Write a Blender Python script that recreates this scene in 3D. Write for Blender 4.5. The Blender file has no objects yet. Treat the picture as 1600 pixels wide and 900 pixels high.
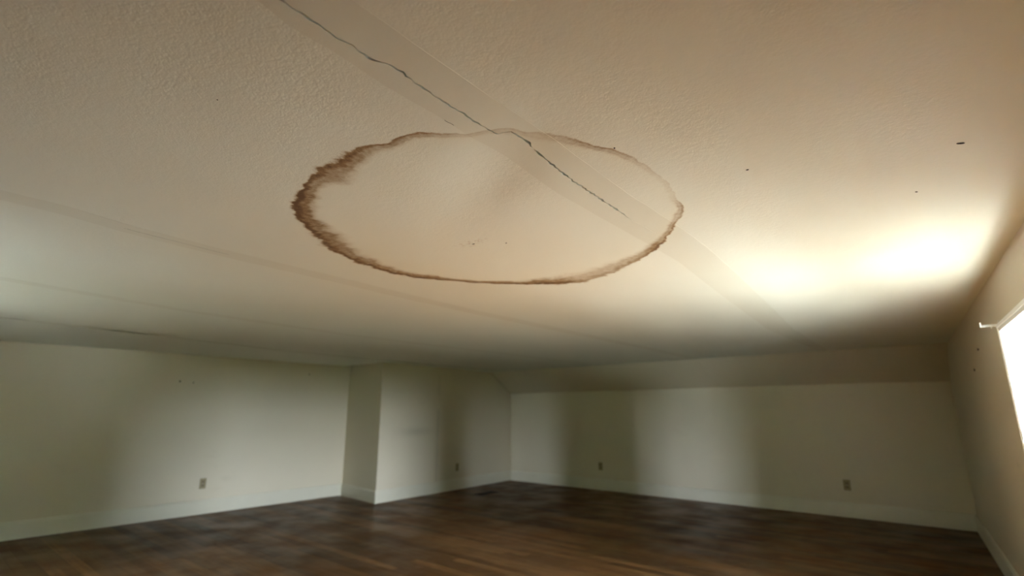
import bpy, bmesh, math, random
from mathutils import Vector, Matrix, noise
sc = bpy.context.scene
R = math.radians

# ------------------------------------------------------------------ camera
cd = bpy.data.cameras.new('camera'); cam = bpy.data.objects.new('camera', cd)
sc.collection.objects.link(cam); sc.camera = cam
cam.location = (6.392, -7.475, 1.2)
cam.rotation_euler = (R(90 + 13.48), 0, R(40.4))
cd.sensor_width = 36; cd.lens = 36 * 805 / 1600
cd.clip_start = 0.02; cd.clip_end = 500
cd.dof.use_dof = True; cd.dof.focus_distance = 1.42; cd.dof.aperture_fstop = 2.0

# ------------------------------------------------------------------ sky, sun, exposure
w = bpy.data.worlds.new('hazy_daylight'); sc.world = w; w.use_nodes = True
wt = w.node_tree; bg = wt.nodes['Background']
# bright hazy sky above the horizon, sunlit pale ground below it
SKY = (0.80, 0.92, 1.0); GROUND = (0.80, 0.96, 1.0); SKY_L = 8.0; GROUND_L = 5.3
tc = wt.nodes.new('ShaderNodeTexCoord'); sx = wt.nodes.new('ShaderNodeSeparateXYZ'); wt.links.new(tc.outputs['Generated'], sx.inputs[0])
mr = wt.nodes.new('ShaderNodeMapRange'); mr.inputs[1].default_value = -.01; mr.inputs[2].default_value = .01; wt.links.new(sx.outputs[2], mr.inputs[0])
mxw = wt.nodes.new('ShaderNodeMix'); mxw.data_type = 'RGBA'; wt.links.new(mr.outputs[0], mxw.inputs[0])
mxw.inputs[6].default_value = (*[c*GROUND_L for c in GROUND], 1); mxw.inputs[7].default_value = (*[c*SKY_L for c in SKY], 1)
wt.links.new(mxw.outputs[2], bg.inputs[0]); bg.inputs[1].default_value = 1.0
# sun: comes in low through the right-hand window and falls on the floor boards beside the camera
sl = bpy.data.lights.new('sun', 'SUN'); sun = bpy.data.objects.new('sun', sl); sc.collection.objects.link(sun)
sl.energy = 16.0; sl.angle = R(1.0); sl.color = (1.0, 0.97, 0.92)
sun.rotation_euler = Vector((-.914*.875, -.405*.875, -.485)).to_track_quat('-Z', 'Y').to_euler()
vs = sc.view_settings
sc.display_settings.display_device = 'sRGB'
vs.view_transform = 'Standard'; vs.look = 'None'; vs.gamma = 1; vs.use_curve_mapping = False
vs.exposure = 4.1
cy = sc.cycles
cy.max_bounces = 16; cy.diffuse_bounces = 10; cy.glossy_bounces = 4; cy.transparent_max_bounces = 12
cy.use_denoising = True; cy.sample_clamp_indirect = 0; cy.caustics_reflective = False; cy.caustics_refractive = False

# ------------------------------------------------------------------ helpers
def link(name, me, mat=None, parent=None, kind=None, label=None, cat=None, group=None):
    o = bpy.data.objects.new(name, me); sc.collection.objects.link(o)
    if mat is not None and me is not None:
        me.materials.clear(); me.materials.append(mat)
    if parent is not None: o.parent = parent
    for k, v in (('kind', kind), ('label', label), ('category', cat), ('group', group)):
        if v: o[k] = v
    return o

def bm_mesh(bm, name, smooth=False):
    bmesh.ops.recalc_face_normals(bm, faces=bm.faces)
    me = bpy.data.meshes.new(name); bm.to_mesh(me); bm.free()
    if smooth:
        for p in me.polygons: p.use_smooth = True
    return me

def box(bm, x0, y0, z0, x1, y1, z1, bevel=0, M=None):
    r = bmesh.ops.create_cube(bm, size=1)
    vv = r['verts']
    for v in vv:
        v.co = Vector(((x0+x1)/2 + v.co.x*(x1-x0), (y0+y1)/2 + v.co.y*(y1-y0), (z0+z1)/2 + v.co.z*(z1-z0)))
    if bevel:
        es = list({e for v in vv for e in v.link_edges})
        rb = bmesh.ops.bevel(bm, geom=es, offset=bevel, segments=2, affect='EDGES', profile=0.6)
        vv = list({v for f in rb['faces'] for v in f.verts} | {v for v in vv if v.is_valid})
    if M is not None:
        for v in vv: v.co = M @ v.co
    return vv

def cyl(bm, p0, p1, r0, r1=None, n=16):
    p0 = Vector(p0); p1 = Vector(p1); d = p1 - p0
    M = Matrix.Translation((p0 + p1) / 2) @ d.to_track_quat('Z', 'Y').to_matrix().to_4x4()
    bmesh.ops.create_cone(bm, cap_ends=True, segments=n, radius1=r0, radius2=r0 if r1 is None else r1, depth=d.length, matrix=M)

def interp(pts, t):
    if t <= pts[0][0]: 
        a, b = pts[0], pts[1]; return a[1] + (t - a[0]) * max(-.12, min(.12, (b[1]-a[1])/(b[0]-a[0])))
    for a, b in zip(pts, pts[1:]):
        if t <= b[0]: return a[1] + (b[1]-a[1]) * (t - a[0]) / (b[0] - a[0])
    a, b = pts[-2], pts[-1]; return b[1] + (t - b[0]) * (b[1]-a[1]) / (b[0]-a[0])

# ------------------------------------------------------------------ node helpers
class NT:
    def __init__(s, name):
        s.m = bpy.data.materials.new(name); s.m.use_nodes = True
        s.t = s.m.node_tree; s.b = s.t.nodes['Principled BSDF']
    def n(s, ty, **kw):
        nd = s.t.nodes.new(ty)
        for k, v in kw.items(): setattr(nd, k, v)
        return nd
    def l(s, a, b): s.t.links.new(a, b)
    def math(s, op, a, b=None, c=None, clamp=False):
        nd = s.n('ShaderNodeMath', operation=op, use_clamp=clamp)
        for i, v in enumerate((a, b, c)):
            if v is None: continue
            if isinstance(v, (int, float)): nd.inputs[i].default_value = v
            else: s.l(v, nd.inputs[i])
        return nd.outputs[0]
    def sstep(s, v, a, b, x=0.0, y=1.0):
        nd = s.n('ShaderNodeMapRange', interpolation_type='SMOOTHSTEP')
        s.l(v, nd.inputs[0])
        for i, q in zip((1, 2, 3, 4), (a, b, x, y)): nd.inputs[i].default_value = q
        return nd.outputs[0]
    def noise(s, vec, scale, detail=4, rough=.5, dim='3D'):
        nd = s.n('ShaderNodeTexNoise', noise_dimensions=dim)
        if vec is not None: s.l(vec, nd.inputs['Vector'])
        nd.inputs['Scale'].default_value = scale; nd.inputs['Detail'].default_value = detail; nd.inputs['Roughness'].default_value = rough
        return nd.outputs[0]
    def mix(s, f, a, b):
        nd = s.n('ShaderNodeMix', data_type='RGBA')
        if isinstance(f, (int, float)): nd.inputs[0].default_value = f
        else: s.l(f, nd.inputs[0])
        for i, v in ((6, a), (7, b)):
            if isinstance(v, tuple): nd.inputs[i].default_value = (*v, 1)
            else: s.l(v, nd.inputs[i])
        return nd.outputs[2]
    def bump(s, h, strength, dist=.01, prev=None):
        nd = s.n('ShaderNodeBump'); nd.inputs['Strength'].default_value = strength; nd.inputs['Distance'].default_value = dist
        s.l(h, nd.inputs['Height'])
        if prev is not None: s.l(prev, nd.inputs['Normal'])
        return nd.outputs[0]
    def pos(s): return s.n('ShaderNodeNewGeometry').outputs['Position']
    def mapping(s, v, scale):
        nd = s.n('ShaderNodeVectorMath', operation='MULTIPLY'); s.l(v, nd.inputs[0]); nd.inputs[1].default_value = scale
        return nd.outputs[0]

def plain(name, col, rough=.5, metal=0.0, var=.06, scale=30):
    k = NT(name)
    f = k.noise(k.pos(), scale, 3)
    c = k.mix(f, tuple(max(0, c*(1-var)) for c in col), tuple(min(1, c*(1+var)) for c in col))
    k.l(c, k.b.inputs['Base Color']); k.b.inputs['Roughness'].default_value = rough; k.b.inputs['Metallic'].default_value = metal
    return k.m

# water stain on the ceiling: ring traced in polar coordinates round its middle (angle deg, outer radius, inner radius, darkness)
STAIN_C = (5.2, -6.12)
STAIN_OUT = [(-180,.89),(-172.8,.863),(-160.6,.816),(-150.3,.775),(-139.1,.752),(-131,.75),(-120.5,.717),(-109.7,.694),(-103,.689),(-94.6,.682),(-87.8,.68),
  (-79.4,.667),(-73.1,.666),(-66.8,.662),(-60.6,.648),(-54.9,.638),(-48.4,.642),(-41.3,.646),(-35.2,.641),(-28.3,.631),(-21,.632),(-11.3,.624),(-.5,.614),(11.1,.611),
  (22.4,.622),(30.2,.636),(47.8,.655),(63.8,.713),(84,.823),(98.1,.927),(108.3,1.0),(116.3,.99),(128.6,.951),(141.4,.939),(154.4,.932),(165,.937),(177.3,.898),(180,.89)]
STAIN_IN = [(-180,.77),(-171.7,.739),(-160.1,.686),(-150.3,.65),(-140.8,.665),(-132.5,.663),(-116.8,.643),(-108.2,.627),(-102.3,.577),(-91.2,.593),(-80.8,.616),(-74,.624),
  (-68.4,.628),(-61.3,.622),(-55.2,.615),(-48.4,.612),(-40.7,.605),(-33.7,.598),(-26.7,.6),(-20,.604),(-11.2,.6),(.8,.592),(12.6,.588),(22.9,.6),(38.6,.614),(48.1,.625),
  (58.6,.637),(73.8,.679),(87.9,.712),(103.6,.78),(116.4,.82),(128.4,.865),(140.8,.885),(153.6,.858),(165.3,.848),(177,.79),(180,.77)]
STAIN_DARK = [(-180,.8),(-160,.78),(-140,.9),(-128,1.0),(-112,.8),(-100,.72),(-90,.75),(-80,.62),(-70,.6),(-62,.36),(-52,.26),(-42,.28),(-34,.36),(-27,.5),(-20,.44),(-12,.24),(0,.14),
  (14,.13),(21,.3),(28,.5),(36,.42),(45,.62),(55,.62),(62,.9),(67,.85),(74,.6),(86,.5),(98,.46),(108,.6),(117,.95),(126,.9),(134,.85),(148,.85),(165,.82),(180,.8)]

def ceiling_material(name, base, fine=1.0, stain=True):
    k = NT(name); p = k.pos()
    blot = k.noise(p, 1.3, 4, .6)
    col = k.mix(blot, tuple(c*.95 for c in base), tuple(min(1, c*1.04) for c in base))
    if stain:
        sep = k.n('ShaderNodeSeparateXYZ'); k.l(p, sep.inputs[0])
        wob = k.n('ShaderNodeTexNoise'); k.l(p, wob.inputs['Vector']); wob.inputs['Scale'].default_value = 9; wob.inputs['Detail'].default_value = 5
        ws = k.n('ShaderNodeSeparateColor'); k.l(wob.outputs['Color'], ws.inputs[0])
        dx = k.math('SUBTRACT', sep.outputs[0], STAIN_C[0]); dy = k.math('SUBTRACT', sep.outputs[1], STAIN_C[1])
        dx = k.math('ADD', dx, k.math('MULTIPLY', k.math('SUBTRACT', ws.outputs[0], .5), .05))
        dy = k.math('ADD', dy, k.math('MULTIPLY', k.math('SUBTRACT', ws.outputs[1], .5), .05))
        r = k.math('SQRT', k.math('ADD', k.math('MULTIPLY', dx, dx), k.math('MULTIPLY', dy, dy)))
        th = k.math('ADD', k.math('DIVIDE', k.math('ARCTAN2', dy, dx), 2*math.pi), .5)
        def curve(pts, f):
            nd = k.n('ShaderNodeFloatCurve'); cm = nd.mapping; cu = cm.curves[0]; cm.use_clip = False
            pts = [((a+180)/360, v*f) for a, v in pts]
            cu.points[0].location = pts[0]; cu.points[1].location = pts[-1]
            for q in pts[1:-1]: cu.points.new(*q)
            for q in cu.points: q.handle_type = 'AUTO_CLAMPED'
            cm.update(); k.l(th, nd.inputs['Value']); return nd.outputs[0]
        ro = k.math('MULTIPLY', curve(STAIN_OUT, .5), 2); ri = k.math('MULTIPLY', curve(STAIN_IN, .5), 2); dk = curve(STAIN_DARK, 1)
        # ragged edge: fast noise along the angle, streaks running outwards
        comb = k.n('ShaderNodeCombineXYZ'); k.l(k.math('MULTIPLY', th, 6.2832), comb.inputs[0]); k.l(k.math('MULTIPLY', r, .9), comb.inputs[1])
        rag = k.math('SUBTRACT', k.noise(comb.outputs[0], 11, 7, .6), .5)
        band = k.math('SUBTRACT', ro, ri)
        s = k.math('DIVIDE', k.math('SUBTRACT', r, ri), k.math('MAXIMUM', band, .02))
        s = k.math('ADD', s, k.math('MULTIPLY', rag, .95))
        body = k.math('MULTIPLY', k.sstep(s, -.2, .6), k.sstep(s, .88, 1.1, 1, 0))
        line = k.math('MULTIPLY', k.sstep(s, .55, .86), k.sstep(s, .88, 1.0, 1, 0))
        line2 = k.math('MULTIPLY', k.sstep(s, .18, .34), k.sstep(s, .36, .6, 1, 0))
        grain = k.noise(comb.outputs[0], 34, 5, .65)
        dens = k.math('ADD', k.math('MULTIPLY', body, .7), k.math('MULTIPLY', line, .5))
        dens = k.math('ADD', dens, k.math('MULTIPLY', line2, .16))
        dens = k.math('MULTIPLY', dens, k.sstep(grain, .2, .75, .62, 1.25))
        dens = k.math('MULTIPLY', dens, dk, clamp=True)
        # faint yellowing inside the ring and small rust smear in its middle
        ins = k.math('MULTIPLY', k.sstep(s, -4.0, .3, .03, .10), k.sstep(s, .6, 1.0, 1, 0))
        col = k.mix(ins, col, tuple(a*b for a, b in zip(base, (.93, .80, .55))))
        col = k.mix(k.math('MULTIPLY', dens, 1.35, clamp=True), col, (.40, .27, .12))
        col = k.mix(k.math('POWER', dens, 1.7), col, (.115, .055, .015))
        ex = k.math('MULTIPLY', k.math('SUBTRACT', sep.outputs[0], 4.95), 9); ey = k.math('MULTIPLY', k.math('SUBTRACT', sep.outputs[1], -6.04), 24)
        e = k.math('ADD', k.math('MULTIPLY', ex, ex), k.math('MULTIPLY', ey, ey))
        rust = k.math('MULTIPLY', k.sstep(e, 0, 1, 1, 0), k.sstep(k.noise(p, 55, 3), .5, .7))
        col = k.mix(k.math('MULTIPLY', rust, .6), col, (.33, .19, .08))
    k.l(col, k.b.inputs['Base Color'])
    k.b.inputs['Roughness'].default_value = .62
    b1 = k.bump(k.noise(p, 190, 2, .5), .11 * fine, .006)
    b2 = k.bump(k.noise(p, 60, 3, .5), .09 * fine, .01, b1)
    k.l(b2, k.b.inputs['Normal'])
    return k.m

def wall_material(name, base):
    k = NT(name); p = k.pos()
    blot = k.noise(p, .9, 5, .6)
    col = k.mix(blot, tuple(c*.93 for c in base), tuple(min(1, c*1.05) for c in base))
    smear = k.sstep(k.noise(k.mapping(p, (1.2, 1.2, 2.6)), 1.5, 5, .62), .6, .82)
    col = k.mix(k.math('MULTIPLY', smear, .22), col, tuple(c*f for c, f in zip(base, (.6, .56, .48))))
    # old grime: a rubbed band and a dark vertical seam on the projecting wall
    sep = k.n('ShaderNodeSeparateXYZ'); k.l(p, sep.inputs[0])
    onc = k.math('MULTIPLY', k.sstep(sep.outputs[0], .0, .02), k.sstep(sep.outputs[0], .20, .24, 1, 0))
    def gauss(v, c, w_): q = k.math('DIVIDE', k.math('SUBTRACT', v, c), w_); return k.math('EXPONENT', k.math('MULTIPLY', k.math('MULTIPLY', q, q), -1))
    rub = k.math('MULTIPLY', gauss(sep.outputs[1], -2.35, .30), gauss(sep.outputs[2], .91, .06))
    seam = k.math('MULTIPLY', gauss(sep.outputs[1], -1.90, .035), k.sstep(k.noise(p, 3, 4), .35, .6))
    g = k.math('MULTIPLY', k.math('ADD', k.math('MULTIPLY', rub, .35), k.math('MULTIPLY', seam, .28)), onc, clamp=True)
    col = k.mix(g, col, tuple(c*.45 for c in base))
    k.l(col, k.b.inputs['Base Color']); k.b.inputs['Roughness'].default_value = .5
    k.l(k.bump(k.noise(p, 140, 3), .08, .006), k.b.inputs['Normal'])
    return k.m

M_ceil = ceiling_material('beige_ceiling_paint', (.69, .70, .60))
M_tape = ceiling_material('smooth_joint_compound', (.645, .645, .54), .25)
M_wall = wall_material('old_white_wall_paint', (.60, .535, .425))
M_base = plain('white_trim_paint', (.61, .575, .485), .35, 0, .05, 5)
M_case = plain('white_window_paint', (.82, .83, .80), .35, 0, .03, 8)
M_sill = plain('low_bounce_sill', (.16, .115, .07), .8, 0, .3, 12)  # unseen sill and stool, coloured dark to cut sunlight bounced onto the ceiling
M_front = plain('low_bounce_wall', (.10, .065, .04), .55, 0, .3, 5)  # unseen front wall, coloured dark to soak up bounce near the camera
M_dark = plain('dark_attic_boards', (.05, .04, .03), .9)
M_plate = plain('ivory_brown_plastic', (.27, .215, .115), .4)
M_recep = plain('brown_plastic', (.19, .15, .08), .4)
M_slot = plain('black_slot', (.02, .018, .015), .6)
M_metal = plain('pale_grey_metal', (.62, .61, .58), .35, .7)
M_iron = plain('dark_register_metal', (.014, .011, .009), .7, .2)
M_nail = plain('rusty_nail_metal', (.10, .075, .05), .6, .3)
M_fleck = plain('dark_fleck', (.035, .028, .02), .8)

def floor_material():
    k = NT('worn_oak_floor'); p = k.pos()
    at = k.n('ShaderNodeAttribute', attribute_name='tone'); oi = k.n('ShaderNodeObjectInfo')
    tone = k.math('FRACT', k.math('ADD', at.outputs['Fac'], oi.outputs['Random']))
    sh = k.n('ShaderNodeVectorMath', operation='ADD'); k.l(k.mapping(p, (.8, 14, 1)), sh.inputs[0])
    cb = k.n('ShaderNodeCombineXYZ'); k.l(k.math('MULTIPLY', tone, 37), cb.inputs[0]); k.l(k.math('MULTIPLY', tone, 11), cb.inputs[2]); k.l(cb.outputs[0], sh.inputs[1])
    grain = k.noise(sh.outputs[0], 2.2, 6, .62)
    c = k.mix(tone, (.045, .020, .0065), (.16, .077, .026))
    c = k.mix(k.sstep(grain, .35, .7), c, k.mix(tone, (.042, .019, .007), (.09, .043, .015)))
    red = k.sstep(k.noise(p, .8, 3), .45, .7)
    c = k.mix(k.math('MULTIPLY', red, .35), c, (.12, .05, .016))
    blot = k.sstep(k.noise(k.mapping(p, (.8, 3.4, 1)), 2.0, 6, .7), .58, .74)
    c = k.mix(k.math('MULTIPLY', blot, .65), c, (.026, .014, .008))
    k.l(c, k.b.inputs['Base Color'])
    k.l(k.sstep(k.noise(p, 2.5, 5), .3, .75, .34, .6), k.b.inputs['Roughness'])
    k.b.inputs['Specular IOR Level'].default_value = .18
    k.l(k.bump(grain, .12, .004), k.b.inputs['Normal'])
    return k.m
M_floor = floor_material()

def glass_material():
    k = NT('window_glass'); t = k.t
    tr = k.n('ShaderNodeBsdfTransparent'); gl = k.n('ShaderNodeBsdfGlossy'); gl.inputs['Roughness'].default_value = .02
    lw = k.n('ShaderNodeLayerWeight'); lw.inputs['Blend'].default_value = .5; mx = k.n('ShaderNodeMixShader')
    k.l(k.math('MULTIPLY_ADD', k.math('POWER', lw.outputs['Facing'], 5.0), .9, .02), mx.inputs[0]); k.l(tr.outputs[0], mx.inputs[1]); k.l(gl.outputs[0], mx.inputs[2])
    k.l(mx.outputs[0], t.nodes['Material Output'].inputs['Surface'])
    return k.m
M_glass = glass_material()

# ------------------------------------------------------------------ the room: plan in metres, floor z = 0, far eave wall along y = 0
ZC = 1.882; ZK = 1.525; YS = -0.60; YF = -8.4      # ceiling, knee wall top, foot of the flat ceiling, front wall
CORNER = (0.0, 0.0); CHASE = (0.21, -3.04); RECESS = (-0.79, -2.93); LEFT_END = (-0.76, YF)
RIGHT0 = (6.337, 0.0); RSL = 0.068; RIGHT1 = (6.337 + RSL * -YF, YF)

def wall(name, p, q, z1, openings=(), thick=.20, mat=None, inset=0.0, mitre=(0.0, 0.0)):
    """wall from p to q (room on the left hand side of p->q), with openings (s0, s1, z0, z1) measured from p"""
    p = Vector((*p, 0)); q = Vector((*q, 0)); d = (q - p); L = d.length; d.normalize()
    nrm = Vector((d.y, -d.x, 0))                        # outwards
    M = Matrix(((d.x, nrm.x, 0, p.x), (d.y, nrm.y, 0, p.y), (0, 0, 1, 0), (0, 0, 0, 1)))
    bm = bmesh.new(); ss = inset
    for (a, b, z0, zt) in sorted(openings):
        box(bm, ss, 0, -.02, a, thick, z1, M=M)
        box(bm, a, 0, -.02, b, thick, z0, M=M); box(bm, a, 0, zt, b, thick, z1, M=M); ss = b
    box(bm, ss, 0, -.02, L, thick, z1, M=M)
    for v in bm.verts:                                  # outer corners that turn round a projection are mitred back
        k = v.co - p; s_, o_ = k.dot(d), k.dot(nrm)
        if o_ > thick*.5 and s_ < .02: v.co += d*mitre[0]
        if o_ > thick*.5 and s_ > L - .02: v.co -= d*mitre[1]
    o = link(name, bm_mesh(bm, name), mat or M_wall, kind='structure')
    return o, M, L

ZT = 2.02
wR, MR, LR = wall('wall_right', RIGHT1, RIGHT0, ZT, [(LR0 - 5.08, LR0 - 3.97, .45, 1.605) for LR0 in [math.hypot(RIGHT0[0]-RIGHT1[0], YF)]])
wB, MB_, LB = wall('wall_back', (RIGHT0[0] + .1, 0), CORNER, ZT)
wC, MC, LC = wall('wall_chase', CORNER, CHASE, ZT, mitre=(0, .3))
wS, MS, LS = wall('wall_chase_side', CHASE, RECESS, ZT, thick=.06, mitre=(.07, 0))
LLn = math.hypot(RECESS[0]-LEFT_END[0], RECESS[1]-LEFT_END[1])
wL, ML, LL = wall('wall_left', RECESS, LEFT_END, ZT)
wF, MF, LF = wall('wall_front', LEFT_END, RIGHT1, ZT, [(2.38, 3.32, .45, 1.69)], mat=M_front)

def baseboard(name, p, q, h=.165, t=.018, ext0=0., ext1=0.):
    p = Vector((*p, 0)); q = Vector((*q, 0)); d = (q - p); L = d.length; d.normalize(); n = Vector((-d.y, d.x, 0))
    prof = [(0, 0), (t, 0), (t, h*.86), (t*.8, h*.9), (t*.8, h*.95), (t*.45, h), (0, h)]
    bm = bmesh.new(); rows = []
    for s in (-ext0, L + ext1):
        rows.append([bm.verts.new(p + d*s + n*a + Vector((0, 0, b))) for a, b in prof])
    m = len(prof)
    for i in range(m): bm.faces.new((rows[0][i], rows[0][(i+1) % m], rows[1][(i+1) % m], rows[1][i]))
    bm.faces.new(rows[0]); bm.faces.new(rows[1][::-1])
    return link(name, bm_mesh(bm, name), M_base, kind='structure')
baseboard('baseboard_right', RIGHT1, RIGHT0)
baseboard('baseboard_back', RIGHT0, CORNER)
baseboard('baseboard_chase', CORNER, CHASE, ext1=.018)
baseboard('baseboard_chase_side', CHASE, RECESS)
baseboard('baseboard_left', RECESS, LEFT_END)
baseboard('baseboard_front', LEFT_END, RIGHT1)

# wall marks: old nails left in the plaster
def nail(parent, loc, n, r=.008):
    bm = bmesh.new(); n = Vector(n).normalized(); c = Vector(loc)
    cyl(bm, c - n*.004, c + n*.006, r*.5, r*.5, 8); cyl(bm, c + n*.004, c + n*.009, r, r*.8, 10)
    link('nail', bm_mesh(bm, 'nail'), M_nail, parent)
for (y, z, r) in ((-5.258, 1.555, .012), (-5.109, 1.545, .009), (-3.604, 1.726, .011)): nail(wL, (-.79 + .004*(-y-3), y, z), (1, 0, 0), r)
for (x, y, z, r) in ((6.505, -2.471, 1.491, .012), (6.535, -2.908, 1.596, .009)): nail(wR, (6.337 - RSL*y, y, z), (-1, -RSL, 0), r)

# ------------------------------------------------------------------ floor: sub-floor and oak strips running along the eave
bm = bmesh.new()
for x0, y0, x1, y1 in ((-.95, YF-.14, 7.25, -3.0), (.0, -3.0, 6.6, .14), (.0, -3.0, .21, 0)):
    pass
box(bm, -.95, YF-.15, -.12, 7.3, .15, -.0195)
floor = link('floor', bm_mesh(bm, 'floor'), M_dark, kind='structure')
rnd = random.Random(7)
PW = .083
bm = bmesh.new(); box(bm, 0, 0, -.0195, 1, PW-.0012, 0, .0009); unit = bm_mesh(bm, 'floor_plank'); unit.materials.append(M_floor)
planks = []
row = 0; y = -PW
while y > YF - .02:
    xl = 0.0 if y > -3.0 else -.79
    if y > -3.04: xl = .21 * (-y - PW) / 3.04
    xr = 6.337 - RSL * y
    x = xl - rnd.random() * 1.6
    while x < xr:
        L = rnd.choice((1.2, 1.6, 2.0, 2.4, 2.8)) * (0.9 + .2*rnd.random())
        a, b = max(x, xl), min(x + L - .0008, xr)
        if b - a > .02: planks.append((a, b, y, rnd.uniform(-.0006, .0004)))
        x += L
    y -= PW
def seen(p):
    a, b, yy, _ = p; best = 0
    for s in (0, .25, .5, .75, 1):
        dx, dy = a + (b-a)*s - 6.392, yy + 7.475
        f = -.648*dx + .7615*dy; rr = .7615*dx + .648*dy
        if f > 4.1 and abs(rr/f) < 1.02: best = max(best, 1/f)
    return best * min(1.5, b - a)
planks.sort(key=seen, reverse=True)
for a, b, yy, dz in planks[:300]:
    o = link('floor_plank', unit, None, floor); o.location = (a, yy, dz); o.scale = (b - a, 1, 1)
bm = bmesh.new(); lay = bm.verts.layers.float.new('tone')
for a, b, yy, dz in planks[300:]:
    t = rnd.random()
    for v in box(bm, a, yy, -.0195, b, yy + PW - .0012, dz): v[lay] = t
link('floor_planks', bm_mesh(bm, 'floor_planks'), M_floor, floor, kind='stuff')

# ------------------------------------------------------------------ ceiling: boards, taped joints, water-stained middle
NZ = lambda x, y, f, s=0.0: noise.noise(Vector((x*f, y*f, s)))
def zc(x, y):
    z = ZC + .004*NZ(x, y, .9, 3.1) + .0015*NZ(x, y, 2.6, 8.0)
    dx, dy = x - 5.15, y + 6.1
    z -= .007 * math.exp(-(dx*dx + dy*dy) / (2*.36**2))
    # shallow hollow in the middle of the stain
    u, v = (x - 5.40)*-.87 + (y + 6.425)*.49, (x - 5.40)*.49 + (y + 6.425)*.87
    z += .016 * math.exp(-(v/.085)**2/2 - (u/.22)**2/2)
    return z

CRACK = [(-11,5.66),(-7.6,5.632),(-7.1658,5.6135),(-7.1475,5.6096),(-7.1255,5.6092),(-7.108,5.6061),(-7.0879,5.6084),(-7.0668,5.6041),(-7.0513,5.6036),(-7.0295,5.6063),(-7.0067,5.6025),(-6.9857,5.6025),(-6.9722,5.6016),
 (-6.9628,5.6067),(-6.9514,5.6155),(-6.938,5.6158),(-6.9161,5.6172),(-6.8811,5.6095),(-6.8549,5.6082),(-6.8218,5.606),(-6.7933,5.6045),(-6.7588,5.6038),(-6.7239,5.6044),(-6.6815,5.5991),
 (-6.6596,5.5997),(-6.6338,5.5972),(-6.6071,5.5977),(-6.598,5.598),(-6.588,5.6338),(-6.5692,5.6326),(-6.5469,5.6326),(-6.5075,5.6299),(-6.4921,5.623),(-6.4379,5.6163),(-6.3622,5.6107),(-6.2897,5.6038),
 (-6.2174,5.6005),(-6.1397,5.5968),(-6.056,5.5929),(-5.9653,5.5887),(-5.8403,5.5782),(-5.7138,5.5817),(-5.6212,5.5806),(-5.558,5.5781),(-5.3034,5.5506),(-5.0049,5.5287),(-4.3136,5.4629),(-3.78,5.421),(-.861,5.2739)]
UP = [(-11,5.75),(-7.0933,5.703),(-6.9935,5.7036),(-6.8631,5.7004),(-6.7025,5.6964),(-6.5429,5.6934),(-6.4625,5.6951),(-6.3189,5.693),(-6.1609,5.6852),(-6.0051,5.6804),(-5.6736,5.6817),(-5.2945,5.6647),(-4.6867,5.6129),(-3.885,5.5295),(-2.5823,5.3938),(-.8147,5.3284)]
LO = [(-11,5.60),(-7.1942,5.5801),(-7.1297,5.5636),(-7.0398,5.5636),(-6.9117,5.5522),(-6.8022,5.548),(-6.7125,5.5486),(-6.5725,5.5348),(-6.331,5.5198),(-6.1125,5.5132),(-5.8418,5.505),(-5.4977,5.4945),(-5.2147,5.4873),(-4.7493,5.4333),(-3.9552,5.35),(-2.7244,5.2269),(-.861,5.2183)]
S3 = [(-11,4.30),(-7.209,4.12),(-6.984,4.054),(-6.641,4.011),(-5.6,3.92),(-4.858,3.864),(-3.635,3.85),(-1.232,3.80),(-.6,3.79)]
S2 = [(-11,2.90),(-7.2,2.62),(-6.222,2.374),(-4.815,2.20),(-2.79,2.25),(-.6,2.27)]
S1 = [(-11,1.60),(-6.565,.978),(-4.85,.587),(-2.012,.445),(-.6,.42)]
jag = lambda y: .0034*(math.floor(y*75) % 2 - .5)*(NZ(y, 0, 3, 7) + .6) + .0022*NZ(y, 0, 55, 1) + .0026*NZ(y, 0, 22, 5) if y < -5.3 else 0
crackx = lambda y: interp(CRACK, y) + jag(y)
def gap(y):
    if y > -5.50: return 0.0
    g = .0056 + .0085*NZ(y, 0, 30, 9) + .003*NZ(y, 0, 5, 2)
    if y < -6.6: g *= .72
    if y > -5.97: g = max(g*max(0, (-5.82 - y)/.15), .0011*min(1, (-5.50 - y)/.1))
    return max(.0, g)

def ylist(fine):
    ys = []; y = YF - .02
    while y < YS - 1e-6:
        ys.append(y); y += (fine if -7.5 < y < -5.4 else .06)
    return ys + [YS]

def ribbon(name, fa, fb, ys, nx, zf, thick, mat, parent, edge=None):
    """solid sheet between the curves fa(y) and fb(y); lower face follows zf(x, y, t)"""
    vs_, fs = [], []; m = nx + 1
    for y in ys:
        a, b = fa(y), fb(y)
        for i in range(m):
            t = i/nx; x = a + (b - a)*t; vs_.append((x, y, zf(x, y, t)))
    for y in ys:                                        # sides and back have vertices of their own: crisp edges
        a, b = fa(y), fb(y)
        for i in (0, nx):
            t = i/nx; x = a + (b - a)*t; z = zf(x, y, t); vs_ += [(x, y, z), (x, y, z + thick)]
    n = len(ys); T = n*m
    for j in range(n-1):
        for i in range(nx):
            k = j*m + i; fs.append((k, k+1, k+m+1, k+m))
        q, r = T + 4*j, T + 4*(j+1)
        fs += [(q, r, r+1, q+1), (q+2, q+3, r+3, r+2), (q+1, r+1, r+3, q+3)]
    me = bpy.data.meshes.new(name); me.from_pydata(vs_, [], fs); me.update()
    for p in me.polygons: p.use_smooth = len(p.vertices) == 4 and p.index % (nx + 3) < nx
    return link(name, me, mat, parent)

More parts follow.
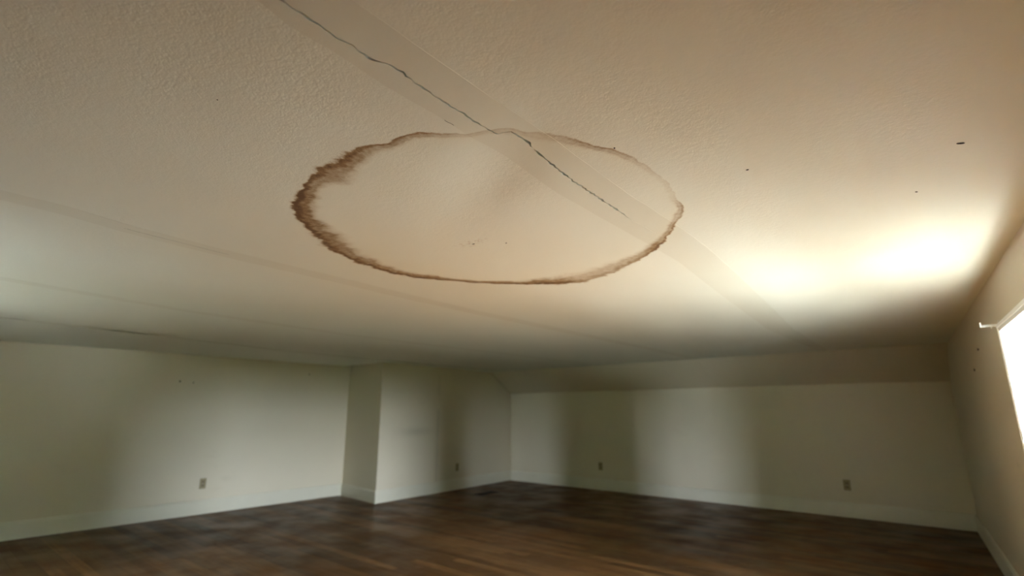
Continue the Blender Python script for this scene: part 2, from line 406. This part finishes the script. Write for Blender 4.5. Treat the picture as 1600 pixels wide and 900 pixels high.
bm = bmesh.new(); box(bm, -1.0, YF - .2, 2.0, 7.4, .2, 2.1)
ceiling = link('ceiling', bm_mesh(bm, 'ceiling'), M_dark, kind='structure')
yc, yf = ylist(.02), ylist(.007)
zp = lambda x, y, t: zc(x, y)
fR = lambda y: 6.337 - RSL*y + .01
i1, i2, i3 = (lambda y: interp(S1, y)), (lambda y: interp(S2, y)), (lambda y: interp(S3, y))
H = .0006
ribbon('drywall_panel', lambda y: -.80 if y < -2.99 else .21*(-y)/3.04 - .01, lambda y: i1(y) - H, yc, 14, zp, .0125, M_ceil, ceiling)
ribbon('drywall_panel', lambda y: i1(y) + H, lambda y: i2(y) - H, yc, 14, zp, .0125, M_ceil, ceiling)
ribbon('drywall_panel', lambda y: i2(y) + H, lambda y: i3(y) - H, yc, 14, zp, .0125, M_ceil, ceiling)
ribbon('drywall_panel', lambda y: i3(y) + H, lambda y: crackx(y) - gap(y)/2, yf, 84, zp, .0125, M_ceil, ceiling)
ribbon('drywall_panel', lambda y: crackx(y) + gap(y)/2 + .00002, fR, yf, 40, zp, .0125, M_ceil, ceiling)
# torn joint tape either side of the crack: feathered outer edge, slightly lifted lip at the tear
def tape_l(x, y, t):
    return zc(x, y) - .0006 - .0004*min(1, t*2.2) - (.0012*max(0, NZ(y, 0, 11, 4))*max(0, (t-.8)/.2) if y < -5.6 else 0)
def tape_r(x, y, t):
    return zc(x, y) - .0006 - .0004*min(1, (1-t)*2.2) - (.0014*max(0, NZ(y, 0, 9, 14))*max(0, (.2-t)/.2) if y < -5.6 else 0)
edgen = lambda y, s: .003*NZ(y, 0, 7, s)
ribbon('joint_tape', lambda y: interp(LO, y) + edgen(y, 2), lambda y: crackx(y) - gap(y)/2, yf, 12, tape_l, .003, M_tape, ceiling)
ribbon('joint_tape', lambda y: crackx(y) + gap(y)/2 + .00002, lambda y: interp(UP, y) + edgen(y, 7), yf, 12, tape_r, .003, M_tape, ceiling)
def tape(fx, w, s, h=.0014):
    zt = lambda x, y, t: zc(x, y) - .0002 - h*min(1, t*2.6, (1-t)*2.6)
    ribbon('joint_tape', lambda y: fx(y) - w + edgen(y, s), lambda y: fx(y) + w + edgen(y, s+3), yc, 12, zt, .003, M_tape, ceiling)
tape(i3, .055, 21, .0003); tape(i2, .05, 31, .0004)
# first joint by the gable: one edge has let go and hangs a little
ribbon('joint_tape', lambda y: i1(y) - .06, lambda y: i1(y) + .03 + edgen(y, 41), yc, 10, lambda x, y, t: zc(x, y) - .0002 - .0012*min(1, t*6) - .016*max(0, t-.6)*(1 + NZ(y, 0, 2, 4)), .003, M_tape, ceiling)
# hairline split in the second joint
pts = [(-7.02 + .02*i) for i in range(21)]
ribbon('hairline_crack', lambda y: i3(y) - .0004 - .0005*NZ(y, 0, 40, 3), lambda y: i3(y) + .0004 + .0006*NZ(y, 0, 31, 6), pts, 1, lambda x, y, t: zc(x, y) - .0007, .0004, M_slot, ceiling)
pts = [(-6.735 + .004*i) for i in range(9)]
ribbon('hairline_crack', lambda y: interp(LO, y) + .003*NZ(y, 0, 60, 2), lambda y: interp(LO, y) + .0012 + .003*NZ(y, 0, 60, 2), pts, 1, lambda x, y, t: zc(x, y) - .0009, .0006, M_slot, ceiling)

# sloped boards between the flat ceiling and the eave wall, one per ceiling board
edges = [-.05, interp(S1, YS), interp(S2, YS), interp(S3, YS), 5.27, 6.42]
for k, (a, b) in enumerate(zip(edges, edges[1:])):
    bm = bmesh.new(); dz = (ZC - ZK)/(-YS); vsx = []
    for x in (a + H, b - H):
        for yy, off in ((.03, 0), (YS - .004, 0), (YS - .004, .014), (.03, .014)):
            vsx.append(bm.verts.new((x, yy, ZK + dz*-yy + off + .0008*(k % 2))))
    for q in ((0, 1, 2, 3), (7, 6, 5, 4), (0, 4, 5, 1), (1, 5, 6, 2), (2, 6, 7, 3), (3, 7, 4, 0)): bm.faces.new([vsx[i] for i in q])
    link('slope_panel', bm_mesh(bm, 'slope_panel'), M_wall, ceiling)

# specks on the ceiling
for x, y, r, st, an in ((6.493, -5.788, .0042, 2.6, .6), (6.023, -5.991, .003, 1.4, .2), (6.385, -5.472, .003, 1.6, 1.0), (5.065, -5.952, .0035, 1.2, 0), (4.951, -6.028, .0032, 2.2, .3), (5.795, -6.355, .0026, 1.5, 2.), (5.22, -7.121, .002, 1, 0)):
    bm = bmesh.new()
    bmesh.ops.create_icosphere(bm, subdivisions=2, radius=r)
    for v in bm.verts:
        v.co.x *= st; v.co.z *= .5; v.co += Vector((.25*r*NZ(v.co.x*300, v.co.y*300, 1, 1), .25*r*NZ(v.co.y*300, v.co.z*300, 1, 2), 0))
    bmesh.ops.transform(bm, matrix=Matrix.Translation((x, y, zc(x, y) - .0008)) @ Matrix.Rotation(an, 4, 'Z'), verts=bm.verts)
    link('fleck', bm_mesh(bm, 'fleck', True), M_fleck, ceiling)

# ------------------------------------------------------------------ windows
def window(name, M, s0, s1, z0, z1, thick=.20):
    """double-hung window set in a wall; local x along the wall, y outwards"""
    cw = .02
    e = link(name, None, kind='structure')
    def part(nm, boxes, mat=M_case, bev=.003, parent=None):
        bm = bmesh.new()
        for b in boxes: box(bm, *b, bevel=bev, M=M)
        return link(nm, bm_mesh(bm, nm), mat, parent or e)
    part('side_casing', [(s0-cw, -.022, z0-.02, s0-.002, 0, z1)]); part('side_casing', [(s1+.002, -.022, z0-.02, s1+cw, 0, z1)])
    part('head_casing', [(s0-cw, -.022, z1+.001, s1+cw, 0, z1+cw)])
    part('window_stool', [(s0-cw-.02, -.06, z0-.024, s1+cw+.02, .08, z0)], M_sill); part('apron', [(s0-cw, -.018, z0-.10, s1+cw, 0, z0-.025)])
    part('jamb', [(s0-.002, -.018, z0, s0+.018, thick, z1), (s1-.018, -.018, z0, s1+.002, thick, z1), (s0, -.018, z1-.018, s1, thick, z1+.002)], bev=.002)
    part('sill', [(s0, .08, z0-.03, s1, thick+.04, z0+.012)], M_sill)
    part('parting_stop', [(s0+.018, .062, z0, s0+.028, .078, z1), (s1-.028, .062, z0, s1-.018, .078, z1), (s0+.018, .062, z1-.026, s1-.018, .078, z1-.018)], bev=.001)
    zm = (z0+z1)/2
    for nm, za, zb, ya in (('lower_sash', z0+.012, zm+.018, .080), ('upper_sash', zm-.018, z1-.018, .110)):
        a, b = s0+.019, s1-.019; yb = ya+.028; st = .036
        o = part(nm, [(a, ya, za, a+st, yb, zb), (b-st, ya, za, b, yb, zb), (a+st, ya, za, b-st, yb, za+st), (a+st, ya, zb-st, b-st, yb, zb)])
        part('pane', [(a+st-.004, ya+.015, za+st-.004, b-st+.004, ya+.019, zb-st+.004)], M_glass, 0, o)
    part('sash_lock', [((s0+s1)/2-.03, .082, zm+.018, (s0+s1)/2+.03, .106, zm+.030), ((s0+s1)/2-.008, .086, zm+.028, (s0+s1)/2+.03, .098, zm+.040)], M_metal, .003)
    # sky portal: only tells the renderer where daylight enters
    pl = bpy.data.lights.new('daylight_portal', 'AREA'); pl.shape = 'RECTANGLE'; pl.size = s1-s0; pl.size_y = z1-z0; pl.cycles.is_portal = True
    po = bpy.data.objects.new('daylight_portal', pl); sc.collection.objects.link(po)
    c = M @ Vector(((s0+s1)/2, thick+.05, (z0+z1)/2)); inn = -(M.to_3x3() @ Vector((0, 1, 0)))
    po.location = c; po.rotation_euler = inn.to_track_quat('-Z', 'Y').to_euler()
    return e
window('window_1', MR, LR - 5.08, LR - 3.97, .45, 1.605)
window('window_2', MF, 2.38, 3.32, .45, 1.69)

# ------------------------------------------------------------------ outlets
def outlet(loc, n, label):
    n = Vector((*n, 0)).normalized(); xx = Vector((-n.y, n.x, 0))
    e = link('wall_outlet', None, label=label, cat='outlet', group='wall outlets above the baseboards')
    e.matrix_world = Matrix(((xx.x, n.x, 0, loc[0]), (xx.y, n.y, 0, loc[1]), (0, 0, 1, loc[2]), (0, 0, 0, 1)))
    bm = bmesh.new(); box(bm, -.037, 0, -.06, .037, .006, .06, .0025); link('cover_plate', bm_mesh(bm, 'cover_plate'), M_plate, e)
    for zz in (.021, -.021):
        bm = bmesh.new(); box(bm, -.017, .004, zz-.0145, .017, .0085, zz+.0145, .004); rc = link('receptacle', bm_mesh(bm, 'receptacle'), M_recep, e)
        bm = bmesh.new()
        for sx in (-.0065, .0065): box(bm, sx-.0012, .0082, zz-.002, sx+.0012, .0089, zz+.007)
        cyl(bm, (0, .0082, zz-.008), (0, .0089, zz-.008), .0026, n=10)
        link('slots', bm_mesh(bm, 'slots'), M_slot, rc)
    bm = bmesh.new(); cyl(bm, (0, .005, 0), (0, .0075, 0), .004, .003, 12); link('screw', bm_mesh(bm, 'screw'), M_metal, e)
    return e
dC = Vector((CHASE[0], CHASE[1])).normalized()
outlet((-.7835, -4.851, .348), (1, 0), 'tan outlet plate low on the left wall, in its pale lit patch')
outlet((.21*1.438/3.04, -1.438, .335), (-dC.y, dC.x), 'narrow looking tan outlet on the projecting wall left of the room corner')
outlet((1.879, 0, .355), (0, -1), 'tan outlet on the far eave wall nearest the room corner')
outlet((5.22, 0, .356), (0, -1), 'tan outlet in deep shade at the right end of the far eave wall')

# ------------------------------------------------------------------ floor register
e = link('floor_register', None, label='dark metal floor register set in the boards beside the projecting wall', cat='floor vent')
e.location = (.735, -1.42, 0)
bm = bmesh.new(); X, Y = .075, .19
for b in ((-X, -Y, -X+.018, Y), (X-.018, -Y, X, Y), (-X+.018, -Y, X-.018, -Y+.018), (-X+.018, Y-.018, X-.018, Y)): box(bm, b[0], b[1], -.002, b[2], b[3], .006, .0015)
link('register_frame', bm_mesh(bm, 'register_frame'), M_iron, e)
bm = bmesh.new(); box(bm, -X+.01, -Y+.01, .0005, X-.01, Y-.01, .0012); link('damper', bm_mesh(bm, 'damper'), M_slot, e)
bm = bmesh.new(); box(bm, -X+.016, -.0025, .0010, X-.016, .0025, .0045); lm = bm_mesh(bm, 'louvre')
for i in range(22):
    o = link('louvre', lm, M_iron, e); o.location = (0, -Y + .026 + i*.0161, 0)

# ------------------------------------------------------------------ curtain rod bracket beside the window
e = link('curtain_rod_bracket', None, label='small pale metal curtain rod bracket on the wall beside the window top', cat='bracket')
bw = Vector((6.337 + RSL*3.885, -3.885, 1.632)); nR = Vector((-1, -RSL, 0)).normalized(); tR = Vector((-RSL, 1, 0)).normalized()
e.matrix_world = Matrix(((tR.x, nR.x, 0, bw.x), (tR.y, nR.y, 0, bw.y), (0, 0, 1, bw.z), (0, 0, 0, 1)))
bm = bmesh.new(); box(bm, -.012, 0, -.022, .012, .003, .022, .001); link('mounting_plate', bm_mesh(bm, 'mounting_plate'), M_metal, e)
bm = bmesh.new(); box(bm, -.003, .002, -.009, .003, .075, .003, .001); box(bm, -.003, .030, -.018, .003, .036, -.008, .001); link('arm', bm_mesh(bm, 'arm'), M_metal, e)
bm = bmesh.new(); box(bm, -.009, .070, -.009, .009, .076, .016, .002); box(bm, -.009, .055, -.009, .009, .072, -.006, .001); link('hook', bm_mesh(bm, 'hook'), M_case, e)

# ------------------------------------------------------------------ outside: unseen evergreens, placed to block sky light except through chosen gaps
M_leaf = plain('evergreen_foliage', (.035, .055, .022), .9, 0, .4, 2)
M_bark = plain('tree_bark', (.06, .045, .03), .9, 0, .3, 6)
def tree(x, y, r, h, seed):
    e = link('sky_blocker_tree', None, kind='structure'); e.location = (x, y, -3.2)
    bm = bmesh.new(); cyl(bm, (0, 0, 0), (0, 0, h*.5), .16 + .02*h, .10, 10); link('trunk', bm_mesh(bm, 'trunk'), M_bark, e)
    bm = bmesh.new(); bmesh.ops.create_icosphere(bm, subdivisions=4, radius=1)
    for v in bm.verts:
        d = v.co.normalized(); f = 1 + .22*noise.noise(d*2.6 + Vector((seed*3.1, 0, 0))) + .16*noise.noise(d*7 + Vector((0, seed, 0)))
        zz = d.z*.5 + .5; taper = 1.08 - .45*zz
        v.co = Vector((d.x*r*f*taper, d.y*r*f*taper, h*.04 + zz*h*(.96 + .04*f)))
    link('foliage', bm_mesh(bm, 'foliage', True), M_leaf, e)
TREES = [(27, -1.6, 1.25, 12)] + [(26 + (i % 2)*1.5, 1.45 + i*2.5, 2.65, 9.8 + (i*5 % 2)*.5) for i in range(7)] + \
        [(26 + (i % 2)*1.5, -12.0 - i*2.8, (1.25 if i < 3 else 2.5), 12 + (i*7 % 4)) for i in range(7)] + \
        [(1.95 + i*2.8, -29 - (i % 2)*1.5, (2.1, .95, .95, 2.3)[min(i, 3)], 12 + (i*5 % 3)) for i in range(9)] + [(-2.95, -29, 1.15, 13), (-5.1, -29.5, 2.05, 14)] + \
        [(-8.2 - i*2.8, -28 - (i % 2), 2.6, 12 + (i*7 % 4)) for i in range(6)]
for i, (x, y, r, h) in enumerate(TREES): tree(x, y, r*1.03, h + 4.5, i + 1)
# added, unseen: dark greenery that blocks ground light between the trees
def hedge_blocker(p, q, h, t, seed):
    p = Vector((*p, -3.2)); q = Vector((*q, -3.2)); d = (q - p); L = d.length; d.normalize(); n = Vector((-d.y, d.x, 0))
    prof = [(-t, 0), (-t, h*.5), (-t*.95, h*.92), (-t*.5, h), (t*.5, h), (t*.95, h*.92), (t, h*.5), (t, 0)]
    bm = bmesh.new(); rows = []; N = int(L/.4)
    for i in range(N + 1):
        r = []
        for a, b in prof:
            c = p + d*(L*i/N) + n*a + Vector((0, 0, b)); k = noise.noise(c*1.3 + Vector((seed, 0, 0)))
            r.append(bm.verts.new(c + n*(.25*k*(1 if a > 0 else -1)) + Vector((0, 0, .22*k if b > h*.6 else 0))))
        rows.append(r)
    for a, b in zip(rows, rows[1:]):
        for i in range(7): bm.faces.new((a[i], a[i+1], b[i+1], b[i]))
    bm.faces.new(rows[0]); bm.faces.new(rows[-1][::-1])
    link('hedge_blocker', bm_mesh(bm, 'hedge_blocker', True), M_leaf, kind='structure')
hedge_blocker((22.5, -24), (22.5, 14), 4.15, .8, 3)
hedge_blocker((-18, -25.5), (20, -25.5), 4.0, .8, 8)
# added, unseen dark roofs that block ground light below both windows
M_baffle = plain('dark_roof_baffle', (.06, .058, .055), .9, 0, .4, 9)
def baffle(q):
    bm = bmesh.new(); q = [Vector(c) for c in q]
    lo_ = [bm.verts.new(c - Vector((0, 0, .12))) for c in q]; hi_ = [bm.verts.new(c) for c in q]
    bm.faces.new(hi_); bm.faces.new(lo_[::-1])
    for i in range(4): bm.faces.new((lo_[i], lo_[(i+1) % 4], hi_[(i+1) % 4], hi_[i]))
    link('baffle_roof', bm_mesh(bm, 'baffle_roof'), M_baffle, kind='structure')
baffle(((6.675, .5, 0), (13.0, .5, -1.4), (13.0, -8.4, -1.4), (7.125, -8.4, 0)))
baffle(((-1.0, -8.62, 0), (7.1, -8.62, 0), (7.1, -15.0, -.6), (-1.0, -15.0, -.6)))
